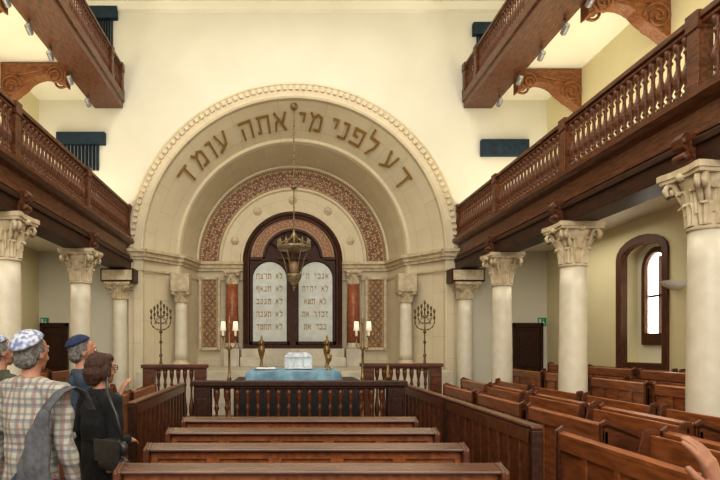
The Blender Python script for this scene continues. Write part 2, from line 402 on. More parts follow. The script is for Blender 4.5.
# ------------------------------------------------------------------ galleries
def bal_mesh(h,r):
    k=h
    P=[(.9,0),(.9,.06),(.5,.08),(.45,.12),(.75,.15),(.5,.18),(.55,.22),(1,.32),(1.05,.38),(.8,.46),(.45,.56),(.38,.66),(.42,.72),(.75,.76),(.5,.79),(.45,.83),(.85,.9),(.9,.94),(.9,1)]
    return [(r*a,k*b) for a,b in P]
def build_gallery(side,lower):
    def X(x): return x if side>0 else MX-x
    def bx(mb,x0,x1,*a,**k):
        p,q=X(x0),X(x1); return mb.box(min(p,q),max(p,q),*a,**k)
    wall=WR if side>0 else MX-WL
    if lower:
        root=thing('gallery','dark brown wooden gallery with turned balusters above marble columns','balcony',(0,0,0),'galleries')
        y0,y1=4.6,YE
        mb=MB(); bx(mb,4.28,4.70,y0,y1,3.452,3.74); bx(mb,4.24,4.28,y0,y1,3.66,3.74); mb.obj('beam',WOODD,root,bev=.01)
        mb=MB()
        pf=[(4.34,3.742),(4.28,3.78),(4.28,3.84),(4.34,3.88),(4.34,4.06),(4.26,4.10),(4.20,4.15),(4.20,4.22),(4.5,4.22),(4.5,3.742)]
        mb.prism([(X(a),b) for a,b in pf],'y',y0,y1)
        mb.obj('fascia',WOOD,root)
        mb=MB(); bx(mb,4.5,wall,y0,y1,3.94,4.2); mb.obj('floor_slab',PLW,root)
        mb=MB(); bx(mb,4.7,5.25,y0,y1,3.86,3.94); bx(mb,5.25,5.33,y0,y1,3.80,3.94); mb.obj('soffit_boards',WOOD,root)
        rx,zb,zt=4.38,4.22,5.05
        posts=(RY if side>0 else LY)+[14.9]
        first=None
        for y in (RY if side>0 else LY):
            if first is None:
                mb=MB(); pr=[(4.30,3.452),(4.22,3.47),(4.16,3.52),(4.15,3.58),(4.19,3.62),(4.14,3.66),(4.12,3.74),(4.16,3.80),(4.30,3.80)]
                mb.prism([(X(a),b) for a,b in pr],'y',-.08,.08)
                T=Matrix.Translation((X(4.19),0,3.56))@Matrix.Rotation(pi/2,4,'X'); mb.lathe([(.045,-.1),(.05,-.09),(.05,.09),(.045,.1)],14,T=T)
                T=Matrix.Translation((X(4.17),0,3.72))@Matrix.Rotation(pi/2,4,'X'); mb.lathe([(.035,-.1),(.04,-.09),(.04,.09),(.035,.1)],14,T=T)
                first=mb.obj('console',WOOD,root,loc=(0,y,0))
            else: dup(first,(0,y,0),root)
    else:
        root=thing('gallery','high brown wooden gallery with slim balusters and carved brackets','balcony',(0,0,0),'galleries')
        y0,y1=7.0,YE
        mb=MB(); pf=[(4.5,7.5),(4.5,7.62),(4.46,7.66),(4.46,7.84),(5.2,7.84),(5.2,7.5)]
        mb.prism([(X(a),b) for a,b in pf],'y',y0,y1-.05); mb.obj('beam',WOOD,root)
        mb=MB(); bx(mb,5.2,wall,y0,y1,7.72,7.84); mb.obj('floor_slab',PLW,root)
        rx,zb,zt=4.56,7.84,8.55
        posts=[8.0,11.0,14.0,14.88]
        first=None
        for y in ((13.4,10.35,7.4) if side>0 else (13.1,10.1,7.2)):
            if first is None:
                top=[(wall,7.70),(5.2,7.70)]
                bot=[(5.2,7.22)]
                for i in range(15):
                    t=i/14; x=5.2+(wall-5.2)*t
                    z=7.22+.20*math.sin(min(t*1.5,1)*pi)*(1 if t<.66 else 0)-(.0 if t<.55 else .42*((t-.55)/.45)**1.3)
                    bot.append((x,z))
                mb=MB(); mb.prism([(X(a),b) for a,b in top+bot],'y',-.14,.14)
                for cx,cz,r0,tr in ((5.42,7.42,.2,1),(wall-.22,7.2,.24,-1)):
                    for fy in (-.15,.15):
                        pts=[]
                        for i in range(30):
                            a=i/29*4.2*pi; r=r0*(1-i/33); pts.append((X(cx+tr*r*math.cos(a)),fy,cz+r*math.sin(a)))
                        mb.tube(pts,.028,6)
                for fy in (-.15,.15):
                    mb.tube([(X(5.55),fy,7.58),(X((5.2+wall)/2),fy,7.5),(X(wall-.3),fy,7.42)],.03,6)
                first=mb.obj('carved_bracket',WOODL,root,loc=(0,y,0))
            else: dup(first,(0,y,0),root)
    mb=MB(); bx(mb,rx-.06,rx+.06,y0,y1-.02,zb,zb+.07); bx(mb,rx-.08,rx+.08,y0,y1-.02,zt-.07,zt); bx(mb,rx-.05,rx+.05,y0,y1-.02,zt-.12,zt-.07)
    rail=mb.obj('railing',WOOD,root,bev=.012)
    fb=None; fp=None
    for y in posts:
        if fp is None:
            m2=MB(); m2.box(-.085,.085,-.085,.085,zb,zt-.02); m2.box(-.1,.1,-.1,.1,zb,zb+.12); m2.box(-.1,.1,-.1,.1,zt-.16,zt+.03); fp=m2.obj('newel_post',WOOD,rail,loc=(X(rx),y,0),bev=.01)
        else: dup(fp,(X(rx),y,0),rail)
    sp=.15 if lower else .13
    y=y0+.1
    hb=zt-.12-zb-.07
    while y<y1-.1:
        if all(abs(y-p)>.13 for p in posts):
            if fb is None:
                fb=MB().lathe(bal_mesh(hb,.056 if lower else .04),12).obj('baluster',WOOD,rail,loc=(X(rx),y,zb+.07))
            else: dup(fb,(X(rx),y,zb+.07),rail)
        y+=sp
for sd in (1,-1):
    for lo in (True,False): build_gallery(sd,lo)

sroot=None
for sd,ys in ((1,(14.2,13.0,11.9,10.9,10.0)),(-1,(14.2,13.0,11.9,10.9,10.0))):
    for y in ys:
        x=5.12 if sd>0 else MX-5.12
        if sroot is None:
            sroot=thing('spotlight','small metal spotlight fixed below the upper gallery beam','spotlight',(x,y,7.498),'gallery spotlights')
            MB().tube([(0,0,0),(0,0,-.12)],.018,6).obj('bracket',GREY,sroot)
            T=Matrix.Translation((0,0,-.17))@Matrix.Rotation(1.1,4,'X')
            MB().lathe([(.03,-.1),(.055,-.08),(.06,.09),(.05,.1)],12,T=T).obj('housing',GREY,sroot)
            MB().lathe([(.045,.102),(.04,.106)],12,T=T).obj('lens',WHITE,sroot)
        else: dup(sroot,(x,y,7.498))

def blind(x0,x1,z0,z1,lab,full=True):
    root=thing('window_blind',lab,'blind',((x0+x1)/2,YE,z0),'teal blinds'); w=(x1-x0)/2; h=z1-z0
    MB().box(-w,w,-.16,-.002,h-.3 if full else 0,h).obj('valance',TEAL,root,bev=.01)
    if full:
        mb=MB(); n=10
        for i in range(n):
            a=-w*.75+1.5*w*i/n; b=a+1.5*w/n*.8
            mb.prism([(a,-.04),(( a+b)/2,-.12),(b,-.04)],'z',0,h-.3)
        mb.obj('pleated_curtain',TEAL,root)
blind(-5.62,-4.42,5.95,6.88,'dark teal pleated blind with boxed valance on cream wall')
blind(-4.98,-4.12,8.95,10.0,'dark teal pleated blind on the high end wall')
blind(4.72,5.55,8.5,9.6,'dark teal pleated blind on the high end wall')
blind(4.92,6.1,6.3,6.7,'dark teal boxed blind valance on cream wall',False)

# ------------------------------------------------------------------ Hebrew lettering
G={'ד':[[(.05,.9),(.9,.9)],[(.7,.9),(.7,0)]],
'ע':[[(.15,.97),(.42,.25)],[(.8,.97),(.68,.32),(.05,.03)]],
'ל':[[(.15,1.3),(.15,.88),(.75,.88),(.7,.5),(.35,0)]],
'פ':[[(.42,.5),(.14,.55),(.14,.9),(.8,.9),(.8,.1),(.05,.1)]],
'ף':[[(.42,.5),(.14,.55),(.14,.9),(.8,.9),(.8,-.3)]],
'נ':[[(.3,.9),(.62,.9),(.62,.1),(.12,.1)]],
'י':[[(.3,.9),(.6,.9),(.55,.5)]],
'מ':[[(.1,.97),(.3,.72),(.12,.03)],[(.3,.72),(.55,.92),(.82,.8),(.82,.1),(.42,.1)]],
'א':[[(.1,.95),(.85,.05)],[(.8,.95),(.62,.45)],[(.12,.03),(.18,.45),(.38,.65)]],
'ת':[[(.02,.08),(.2,.08),(.2,.9)],[(.08,.9),(.82,.9),(.82,0)]],
'ה':[[(.08,.9),(.84,.9),(.84,0)],[(.2,0),(.2,.55)]],
'ו':[[(.3,.9),(.6,.9),(.58,0)]],
'כ':[[(.1,.9),(.75,.9),(.75,.1),(.1,.1)]],'ר':[[(.1,.9),(.75,.9),(.75,0)]],
'ז':[[(.2,.95),(.7,.9)],[(.45,.9),(.45,0)]],
'ש':[[(.1,.95),(.15,.1),(.7,.1),(.88,.95)],[(.5,.95),(.47,.5),(.2,.35)]],
'צ':[[(.1,.95),(.7,.1)],[(.8,.95),(.55,.4)],[(.1,.08),(.8,.08)]],
'ח':[[(.15,0),(.15,.9),(.8,.9),(.8,0)]],'ג':[[(.25,.9),(.55,.9),(.62,.03)],[(.57,.35),(.15,.03)]],
'ב':[[(.1,.9),(.7,.9),(.7,.1)],[(.05,.1),(.9,.1)]],"'":[[(.4,1),(.35,.7)]]}
def glyph(ch,wd=.17,thin=.85):
    qs=[]
    for pl in G[ch]:
        for a,b in zip(pl,pl[1:]):
            a=Vector(a);b=Vector(b);t=(b-a).normalized();nn=Vector((-t.y,t.x))
            k=wd*(1.0 if abs(t.x)>abs(t.y) else thin)/2
            a2=a-t*k*.8;b2=b+t*k*.8
            qs.append([a2-nn*k,b2-nn*k,b2+nn*k,a2+nn*k])
    return qs
ins=thing('hebrew_inscription','golden Hebrew letters running around the stone arch splay','lettering',(0,0,0))
letters=[('ד',55.5),('ע',46.5),('ל',36.3),('פ',29.2),('נ',23.0),('י',18.2),('מ',9.8),('י',4.0),('א',-5.6),('ת',-13),('ה',-20.8),('ע',-32.5),('ו',-38.4),('מ',-44.6),('ד',-54)]
for ch,an in letters:
    mb=MB()
    for q in glyph(ch,.13,1.0):
        vs=[]
        for off in (.012,.03):
            for p in q:
                a=math.radians(90-an)-math.radians((p.x-.5)*6.3)
                t=.76-.50*p.y
                R=3.74+(3.10-3.74)*t-off; Y=15.02+.88*t-off
                vs.append((AX+R*math.cos(a),Y,ZS+R*math.sin(a)))
        mb.add(vs,[(0,1,2,3),(4,5,6,7),(0,1,5,4),(1,2,6,5),(2,3,7,6),(3,0,4,7)])
    mb.obj('letter',GOLD,ins)

# ------------------------------------------------------------------ ark
ark=thing('holy_ark','dark wooden arched ark doors with two stone tablets','ark',(AX,17.1,1.5))
mb=MB(); sweep(mb,[(1.42,.1),(1.40,-.08),(1.34,-.1),(1.28,-.06),(1.24,-.06),(1.22,.1)],0,ZS-1.5,cx=0,n=32); mb.box(-1.4,1.4,-.1,.1,0,.12)
mb.obj('arched_frame',ARKW,ark)
mb=MB()
back=[(1.3*math.cos(pi*i/24),(ZS-1.5)+1.3*math.sin(pi*i/24)) for i in range(25)]
mb.prism([(1.3,0)]+back+[(-1.3,0)],'y',.06,.1); mb.obj('back_panel',ARKW,ark)
mb=MB(); sweep(mb,[(1.2,.02),(.86,.02)],ZS-1.42,ZS-1.42,cx=0,n=32,vnorm=True); mb.obj('tympanum_mosaic',MOS3,ark)
mb=MB(); sweep(mb,[(.86,.03),(.85,-.06),(.79,-.06),(.78,.05)],ZS-1.42,ZS-1.42,cx=0,n=28)
for a in (36,72,108,144):
    c,s_=math.cos(math.radians(a)),math.sin(math.radians(a)); mb.tube([(.2*c,.0,ZS-1.42+.2*s_),(.8*c,.0,ZS-1.42+.8*s_)],.02,6)
mb.lathe([(.2,-.03),(.2,.03)],20,T=Matrix.Translation((0,0,ZS-1.42))@Matrix.Rotation(pi/2,4,'X'))
mb.box(-.09,.09,-.1,.05,.12,ZS-1.42); mb.box(-1.22,1.22,-.06,.04,2.52,2.6)
mb.obj('fan_tracery',ARKW,ark)
lines=[["אנכי ה'","לא יהיה","לא תשא","זכור את","כבד את"],["לא תרצח","לא תנאף","לא תגנב","לא תענה","לא תחמד"]]
for k,sx in enumerate((.65,-.65)):
    mb=MB()
    mb.box(sx-.56,sx+.56,-.02,.04,.12,2.5)
    arc=[(sx+.56*math.cos(pi*i/16),2.02+.52*math.sin(pi*i/16)) for i in range(17)]
    arci=[(sx+.50*math.cos(pi*i/16),1.99+.50*math.sin(pi*i/16)) for i in range(17)]
    for i in range(16): mb.prism([arc[i],arc[i+1],arci[i+1],arci[i]],'y',-.1,0)
    mb.box(sx-.56,sx-.50,-.1,0,.12,2.0); mb.box(sx+.5,sx+.56,-.1,0,.12,2.0); mb.box(sx-.56,sx+.56,-.1,0,.1,.2)
    door=mb.obj('ark_door',ARKW,ark)
    tb=[(sx+.48*math.cos(pi*i/16),1.98+.48*math.sin(pi*i/16)) for i in range(17)]
    mb=MB(); mb.prism([(sx+.48,.2)]+tb+[(sx-.48,.2)],'y',-.05,-.015)
    mb.obj('stone_tablet',TAB,door)
    mb=MB()
    for li,txt in enumerate(lines[k]):
        wdt=.11; tot=wdt*len(txt); x=sx+tot/2; z=1.98-li*.36
        for ch in txt:
            x-=wdt
            if ch==' ': continue
            for q in glyph(ch,.2):
                mb.add([(x+p.x*wdt*.9,-.054,z+p.y*.15) for p in q],[(0,1,2,3)])
    mb.obj('tablet_lettering',GOLD2,door)
for sx in (-1,1):
    xa,xb=AX+sx*2.12,AX+sx*2.62; x0,x1=min(xa,xb),max(xa,xb)
    root=thing('mosaic_panel','upright patterned mosaic panel in stone frame beside the ark','panel',((x0+x1)/2,17.2,1.5),'mosaic panels')
    h=(x1-x0)/2
    MB().add([(-h,-.06,0),(h,-.06,0),(h,-.06,2.0),(-h,-.06,2.0),(-h,.0,0),(h,.0,0),(h,.0,2.0),(-h,.0,2.0)],[(0,1,2,3),(4,5,6,7),(0,1,5,4),(2,3,7,6),(0,3,7,4),(1,2,6,5)],uvs=[[(0,0),(0,1),(2,1),(2,0)]]+[[(0,.5)]*4]*5).obj('mosaic_field',MOS2,root)
    MB().box(-h-.05,-h+.02,-.1,0,-.05,2.05).box(h-.02,h+.05,-.1,0,-.05,2.05).box(-h,h,-.1,0,-.05,.03).box(-h,h,-.1,0,1.97,2.05).obj('frame',ST,root)

# dais
dais=MB()
dais.box(AX-3.6,AX+3.6,13.6,14.86,0,1.0); dais.box(AX-2.72,AX+2.72,15.85,17.18,0,1.0); dais.box(AX-3.45,AX+3.45,14.86,15.3,0,1.0); dais.box(AX-3.1,AX+3.1,15.3,15.85,0,1.0)
dais.obj('marble_dais',MARB,label='pale marble raised dais below the ark',category='dais',bev=.01)
mb=MB()
for i in range(5): mb.box(AX-1.2,AX+1.2,12.1+.3*i,12.1+.3*(i+1) if i<4 else 13.598,0,.17*(i+1))
mb.obj('marble_steps',MARB,label='pale marble steps leading up to the dais',category='steps',bev=.01)
MB().box(AX-1.46,AX+1.46,16.55,16.8,1.002,1.26).box(AX-1.44,AX+1.44,16.8,17.19,1.002,1.498).obj('ark_plinth',MARB,label='stepped pale marble plinth beneath the ark doors',category='plinth',bev=.01)

# hanging lamp
HL=thing('hanging_lamp','ornate bronze eternal lamp on a long chain before the ark','lamp',(AX,15.15,3.02))
mb=MB(); 
zz=7.55-3.02
mb.tube([(0,0,1.45),(0,0,zz)],.011,6)
for i in range(40):
    z=1.5+(zz-1.5)*i/40; mb.lathe([(.011,0),(.02,.02),(.02,.045),(.011,.065)],6,c=(0,0,z))
mb.obj('chain',LAMPB,HL)
MB().lathe([(.02,0),(.06,.02),(.09,.06),(.1,.14),(.02,.16)],14,c=(0,0,zz-.02)).lathe([(.02,0),(.07,.03),(.09,.06),(.03,.1)],12,c=(0,0,2.5)).obj('canopy',LAMPB,HL)
mb=MB()
mb.lathe([(.20,.96),(.38,.98),(.43,1.02),(.42,1.08),(.36,1.10),(.2,1.03),(.18,.98)],24)
for i in range(12):
    a=i*pi/6; mb.lathe([(.02,0),(.034,.04),(.018,.08),(.03,.12),(.004,.2)],6,c=(.40*math.cos(a),.40*math.sin(a),1.07))
mb.lathe([(.03,1.24),(.09,1.27),(.1,1.32),(.04,1.4),(.018,1.5)],14)
for i in range(6):
    a=i*pi/3; c,s_=math.cos(a),math.sin(a)
    mb.tube([(.38*c,.38*s_,1.05),(.3*c,.3*s_,1.18),(.16*c,.16*s_,1.24),(.06*c,.06*s_,1.3)],.014,6)
mb.obj('lamp_crown',LAMPB,HL)
MB().lathe([(.008,-.06),(.02,-.03),(.012,0),(.045,.03),(.03,.07),(.08,.12),(.15,.2),(.19,.30),(.20,.36),(.17,.38),(.08,.36)],20).obj('lamp_bowl',LAMPB,HL)
mb=MB()
for i in range(6):
    a=i*pi/3; c,s_=math.cos(a),math.sin(a); mb.tube([(.18*c,.18*s_,.35),(.2*c,.2*s_,.52),(.26*c,.26*s_,.76),(.37*c,.37*s_,1.0)],.012,6)
mb.obj('lamp_chains',LAMPB,HL)
MB().lathe([(.06,.36),(.09,.42),(.11,.56),(.09,.68)],14).obj('glass_cup',M('amber_glass',(.42,.28,.16),rough=.15),HL)

# menorahs
def menorah(x,lab):
    root=thing('menorah',lab,'menorah',(x,14.1,1.002),'menorahs')
    mb=MB().lathe([(.18,0),(.18,.03),(.1,.06),(.05,.12),(.03,.2),(.018,.3),(.045,.35),(.018,.4),(.015,.62),(.04,.66),(.015,.72),(.014,.86),(.045,.9),(.02,.95),(.014,1.42)],14)
    for i in range(3):
        a=i*2*pi/3+.5; mb.tube([(.08*math.cos(a),.08*math.sin(a),.1),(.18*math.cos(a),.18*math.sin(a),.08),(.24*math.cos(a),.24*math.sin(a),.02)],[.02,.016,.022],6)
    mb.obj('stem',BRONZE,root)
    for j,(r,dz) in enumerate(((.075,.0),(.15,-.05),(.225,-.12))):
        mb=MB()
        ptsL=[(r*math.cos(pi+pi*i/20)*(1+.18*math.sin(pi*i/20)),0,1.32+dz+(1.1*r)*math.sin(pi+pi*i/20)) for i in range(21)]
        mb.tube(ptsL,.010,6)
        for i in (2,5,8,12,15,18): mb.ell(ptsL[i],(.019,.02,.023),n=6)
        for s_ in (-1,1):
            cx,cz=s_*r*.55,1.30+dz-r*.35
            mb.tube([(cx+s_*.03*(1-i/14)*math.cos(i*.7),0,cz+.03*(1-i/14)*math.sin(i*.7)) for i in range(12)],.006,5)
            mb.lathe([(.01,0),(.03,.02),(.024,.05),(.03,.07),(.012,.08),(.012,.14),(.026,.17),(.03,.2),(.02,.23),(.004,.25)],8,c=(s_*r,0,1.32+dz))
        mb.obj('branch_pair',BRONZE,root)
    MB().lathe([(.01,0),(.03,.02),(.024,.05),(.03,.07),(.012,.08),(.012,.14),(.026,.17),(.03,.2),(.02,.23),(.004,.25)],8,c=(0,0,1.40)).obj('candle_cup',BRONZE,root)
menorah(-2.87,'tall ornate bronze seven-branched menorah standing on the dais'); menorah(3.33,'tall ornate bronze seven-branched menorah standing on the dais')
for x in (-.5,1.02):
    root=thing('brass_lamp','brass urn lamp standing on the dais edge','lamp',(x,13.95,1.002),'brass lamps')
    MB().lathe([(.1,0),(.1,.05),(.04,.1),(.025,.25),(.04,.3),(.07,.4),(.085,.48),(.07,.56),(.04,.6)],14).obj('urn',BRASS,root)
    MB().lathe([(.05,.6),(.07,.64),(.05,.69),(.015,.74),(.025,.78),(.002,.84)],12).obj('lid',BRASS,root)
for x in (-.87,1.29):
    root=thing('candelabrum','slim brass twin-armed candelabrum with cream shades','candelabrum',(x,9.72,.302),'shaded candelabra')
    MB().lathe([(.12,0),(.12,.03),(.05,.06),(.025,.12),(.02,.7),(.04,.75),(.02,.8),(.018,1.2),(.04,1.24),(.018,1.3),(.016,1.62),(.03,1.66),(.005,1.76)],12).obj('stem',BRASS,root)
    mb=MB()
    for s_ in (-1,1): mb.tube([(0,0,1.3),(s_*.06,0,1.24),(s_*.1,0,1.28),(s_*.1,0,1.42)],.012,6); mb.lathe([(.01,0),(.04,.01),(.03,.03)],8,c=(s_*.1,0,1.42))
    mb.obj('arms',BRASS,root)
    for s_ in (-1,1): MB().lathe([(.018,1.44),(.018,1.53),(.05,1.53),(.035,1.68)],12,c=(s_*.1,0,0)).obj('lamp_shade',SHADE,root)

# ------------------------------------------------------------------ bimah
MB().box(-1.04,1.42,7.16,10.1,0,.15).box(-1.0,1.38,7.2,10.1,.15,.3).obj('bimah_platform',WOODD,label='low dark wooden platform carrying the reading table',category='platform')
def balustrade(x0,x1,y,z0,z1,lab,sp=.11,postw=.2,wm=None,bmw=None):
    wm=wm or WOODP
    L=x1-x0; root=thing('balustrade',lab,'railing',((x0+x1)/2,y,z0),'bimah balustrades'); h=z1-z0; w=L/2
    MB().box(-w-.03,w+.03,-.09,.09,h-.06,h).box(-w,w,-.06,.06,h-.09,h-.06).obj('handrail',wm,root,bev=.01)
    MB().box(-w,w,-.06,.06,.0,.12).obj('bottom_rail',wm,root,bev=.01)
    for s_ in (-1,1):
        c=s_*(w-postw/2)
        MB().box(c-postw/2,c+postw/2,-.08,.08,0,h-.085).box(c-postw/2+.03,c+postw/2-.03,-.095,-.08,.2,h-.2).obj('post',wm,root,bev=.008)
    fb=None; n=max(2,int((L-2*postw)/sp)); 
    for i in range(n):
        x=-w+postw+(L-2*postw)*(i+.5)/n
        if fb is None: fb=MB().lathe(bal_mesh(h-.21,.042),10).obj('baluster',bmw or WOODP,root,loc=(x,0,.12))
        else: dup(fb,(x,0,.12),root)
balustrade(-1.04,1.42,7.05,.0,1.18,'dark turned-baluster railing in front of the reading table',wm=WOODD,sp=.12)
balustrade(-2.37,-1.3,10.2,0,1.27,'reddish brown wooden railing beside the bimah')
balustrade(1.34,2.68,10.2,0,1.29,'reddish brown wooden railing beside the bimah')
tb=thing('reading_table','reading table draped with a light blue cloth','table',(.15,8.95,.302))
MB().box(-.6,.6,-.58,.58,.86,.9).obj('table_top',WOODD,tb)
MB().box(-.98,1.1,-.5,.5,0,.06).box(-.85,.95,-.45,.45,.06,.8).obj('dark_backing',BLACK,tb,bev=.01)  # black box added under the table to keep the space behind the balusters dark
mb=MB(); vs=[];fs=[]
per=[]
nx=80
for i in range(nx):
    t=i/nx*4; s_=int(t); u=t-s_
    c=[(-.65,-.63),(.65,-.63),(.65,.63),(-.65,.63)]
    a,b=c[s_],c[(s_+1)%4]; per.append((a[0]+(b[0]-a[0])*u,a[1]+(b[1]-a[1])*u))
rows=[(1,.93),(1.012,.9),(1.02,.84),(1.03,.78),(1.035,.74)]
for k,(sc,z) in enumerate(rows):
    for i,(x,y) in enumerate(per):
        wv=.012*k*math.sin(i*.9)
        vs.append((x*(sc+wv*1.2),y*(sc+wv*1.2),z+.006*math.sin(x*9+y*6)))
for k in range(len(rows)-1):
    for i in range(nx):
        j=(i+1)%nx; fs.append((k*nx+i,k*nx+j,(k+1)*nx+j,(k+1)*nx+i))
fs.append(tuple(range(nx))); mb.add(vs,fs,0,smooth=False); mb.obj('tablecloth',CLOTH,tb)
bx=thing('display_case','small silver and glass case resting on blue tablecloth','case',(.23,9.1,1.24))
GL=M('case_glass',(.75,.8,.8),rough=.08); 
MB().box(-.21,.21,-.14,.14,0,.05).box(-.21,.21,-.14,.14,.17,.2).obj('case_frame',SILV,bx,bev=.005)
MB().box(-.19,.19,-.12,.12,.05,.17).obj('case_glass',GL,bx)
mb=MB()
for sx in (-.2,-.07,.07,.2):
    mb.box(sx-.008,sx+.008,-.14,-.124,.05,.17)
mb.prism([(-.2,.2),(.2,.2),(.14,.25),(-.14,.25)],'y',-.13,.13); mb.obj('case_lid',SILV,bx)
bk=thing('open_book','open prayer book lying on blue tablecloth','book',(-.25,8.75,1.24))
MB().box(-.16,.16,-.1,.1,0,.01).obj('cover',KIPN,bk); MB().prism([(-.15,.01),(-.13,.035),(-.02,.035),(0,.02),(.02,.035),(.13,.035),(.15,.01)],'y',-.095,.095).obj('pages',WHITE,bk)
cp=MB().lathe([(.05,0),(.05,.01),(.012,.03),(.012,.1),(.045,.14),(.05,.22),(.045,.22),(.04,.15),(.005,.12)],14)
cp.obj('goblet',BRASS,loc=(.66,8.7,1.24),label='small brass goblet on the blue tablecloth',category='goblet')
st=thing('reading_stand','slim dark reading stand with brass finial near the railing','stand',(1.66,9.5,0))
MB().lathe([(.16,0),(.16,.04),(.04,.1),(.03,.9),(.05,1.0)],12).obj('pole',WOODD,st); MB().box(-.15,.15,-.1,.1,1.0,1.04).obj('shelf',WOODD,st); MB().lathe([(.03,1.04),(.05,1.1),(.02,1.16),(.03,1.22),(.002,1.3)],10).obj('finial',BRASS,st)

# ------------------------------------------------------------------ pews
pr=None
for y in (5.58,4.83,4.08,3.38):
    if pr is None:
        pr=thing('pew','polished dark reddish brown wooden pew with panelled back and narrow ledge','pew',(.155,y,0),'central pews')
        W=1.045
        mb=MB(); mb.box(-W,W,-.02,.03,.05,.895)
        for i in range(6):
            c=-W+2*W*i/5; mb.box(max(-W,c-.045),min(W,c+.045),-.04,-.02,.05,.88)
        mb.box(-W,W,-.041,-.02,.05,.16); mb.box(-W,W,-.041,-.02,.83,.88); mb.obj('back_panel',WOODB,pr,bev=.005)
        MB().prism([(.05,.925),(.05,.898),(-.07,.885),(-.09,.89),(-.09,.905),(.03,.93)],'x',-W-.02,W+.02).obj('top_rail',LEDGE,pr,bev=.004)
        MB().prism([(-.041,.66),(-.041,.63),(-.19,.60),(-.21,.60),(-.21,.625),(-.19,.625)],'x',-W,W).obj('book_ledge',WOODP,pr,bev=.004)
        MB().box(-W,W,.03,.45,.41,.45).obj('seat',WOODP,pr,bev=.01)
        for s_ in (-1,1):
            e=s_*(W+.02); MB().prism([(-.05,0),(-.05,.56),(-.21,.60),(-.22,.64),(-.09,.72),(-.09,.90),(.05,.93),(.1,.6),(.40,.56),(.42,.5),(.40,.4),(.38,0)],'x',e-.022,e+.022).obj('end_panel',WOODP,pr,bev=.008)
    else: dup(pr,(.155,y,0))
def partition(x,y0,y1,lab,h=1.1):
    root=thing('partition',lab,'partition',(x,(y0+y1)/2,0),'nave partitions'); L=(y1-y0)/2
    mb=MB().box(-.02,.02,-L,L,0,h-.03)
    n=max(2,round((y1-y0)/.2))
    for i in range(n+1):
        c=-L+2*L*i/n
        mb.box(-.035,.035,max(-L,c-.022),min(L,c+.022),0,h-.04)
    mb.box(-.036,.036,-L,L,0,.15); mb.box(-.036,.036,-L,L,h-.12,h-.03)
    mb.obj('panelling',WOODP,root,bev=.004)
    MB().box(-.04,.04,-L-.03,L+.03,h-.028,h).obj('cap_rail',WOODP,root,bev=.01)
    for s_ in (-1,1): MB().box(-.036,.036,s_*L-.03,s_*L+.03,0,h-.03).obj('end_post',WOODD,root,bev=.008)
partition(1.58,3.75,5.7,'reddish brown panelled partition beside the central pews')
partition(1.58,5.78,7.75,'reddish brown panelled partition beside the central pews')
partition(-1.33,5.3,7.9,'reddish brown panelled partition beside the central pews')
def bench(x,y0,y1,z,side,lab,cache={}):
    L=round(y1-y0,2)
    key=(L,side)
    loc=(x,(y0+y1)/2,z)
    if key in cache: return dup(cache[key],loc)
    root=thing('side_bench',lab,'bench',loc,'side benches'); l=L/2; s=side
    def bx(mb,a,b,*r):
        a,b=a*s,b*s; return mb.box(min(a,b),max(a,b),*r)
    mb=MB(); bx(mb,0,.03,-l,l,.02,.9)
    n=max(2,round(L/.36))
    for i in range(n+1):
        c=-l+L*i/n; bx(mb,-.018,0,max(-l,c-.03),min(l,c+.03),.02,.9)
    bx(mb,-.019,0,-l,l,.02,.14); bx(mb,-.019,0,-l,l,.82,.92); mb.obj('front_panel',WOODB,root,bev=.004)
    MB().prism([(-.022*s,.92),(-.022*s,.945),(.02*s,.96),(.28*s,.86),(.28*s,.835),(.02*s,.93)],'y',-l,l).obj('book_ledge',WOODB,root)
    mb=MB(); bx(mb,.36,.66,-l,l,.41,.45); mb.obj('seat',WOODB,root,bev=.008)
    mb=MB(); bx(mb,.66,.69,-l,l,.1,.93); mb.obj('seat_back',WOODB,root,bev=.008)
    for e in (-1,1):
        q=e*(l-.02)
        MB().prism([(a*s,b) for a,b in [(-.022,0),(-.022,.96),(.02,.99),(.28,.89),(.30,.83),(.26,.62),(.33,.52),(.47,.56),(.58,.72),(.64,.96),(.70,.97),(.71,.93),(.70,0)]],'y',q-.02,q+.02).obj('end_panel',WOODP,root,bev=.006)
    cache[key]=root; return root
lb='reddish brown panelled side bench with sloping book ledge'
for x,z,segs in ((2.07,0,((2.9,4.5),)),(2.85,0,((2.9,4.5),)),(3.63,0,((2.9,4.5),)),
      (2.60,0,((4.85,6.35),(6.5,8.0),(8.15,9.65))),(3.37,.0,((4.85,6.35),(6.5,8.0),(8.15,9.65),(9.8,11.3))),
      (4.95,.122,((4.85,6.35),(6.5,8.0),(8.15,9.65),(9.8,11.3),(11.45,12.95))),(5.74,.242,((4.85,6.35),(6.5,8.0),(8.15,9.65),(9.8,11.3),(11.45,12.95)))):
    for a,b in segs: bench(x,a,b,z,1,lb)
for x,z,segs in ((-2.06,0,((6.5,8.0),(8.15,9.65))),(-2.84,0,((6.5,8.0),(8.15,9.65))),(-4.44,.122,((6.5,8.0),(8.15,9.65),(9.8,11.3),(11.45,12.95))),(-5.22,.242,((8.15,9.65),(9.8,11.3),(11.45,12.95)))):
    for a,b in segs: bench(x,a,b,z,-1,lb)
for s_ in (1,-1):
    def xx(x): return x if s_>0 else MX-x
    for xa,z0,z1 in ((4.9,0,.12),(5.705,.12,.24)):
        a,b=sorted((xx(xa),xx(6.55))); MB().box(a,b,4.4,13.4,z0,z1-.001).obj('seating_riser',WOODD,label='low dark wooden riser under the aisle benches',category='platform')
sc=thing('wall_sconce','white half-bowl wall lamp on the yellow aisle wall','lamp',(WR,10.0,2.62))
mb=MB(); prof=[(.02,-.1),(.1,-.08),(.16,-.02),(.18,.05)]
vs=[];fs=[]
for r,z in prof:
    for i in range(11):
        a=pi/2+pi*i/10; vs.append((r*math.cos(a)*1.6,r*math.sin(a)*1.2,z))
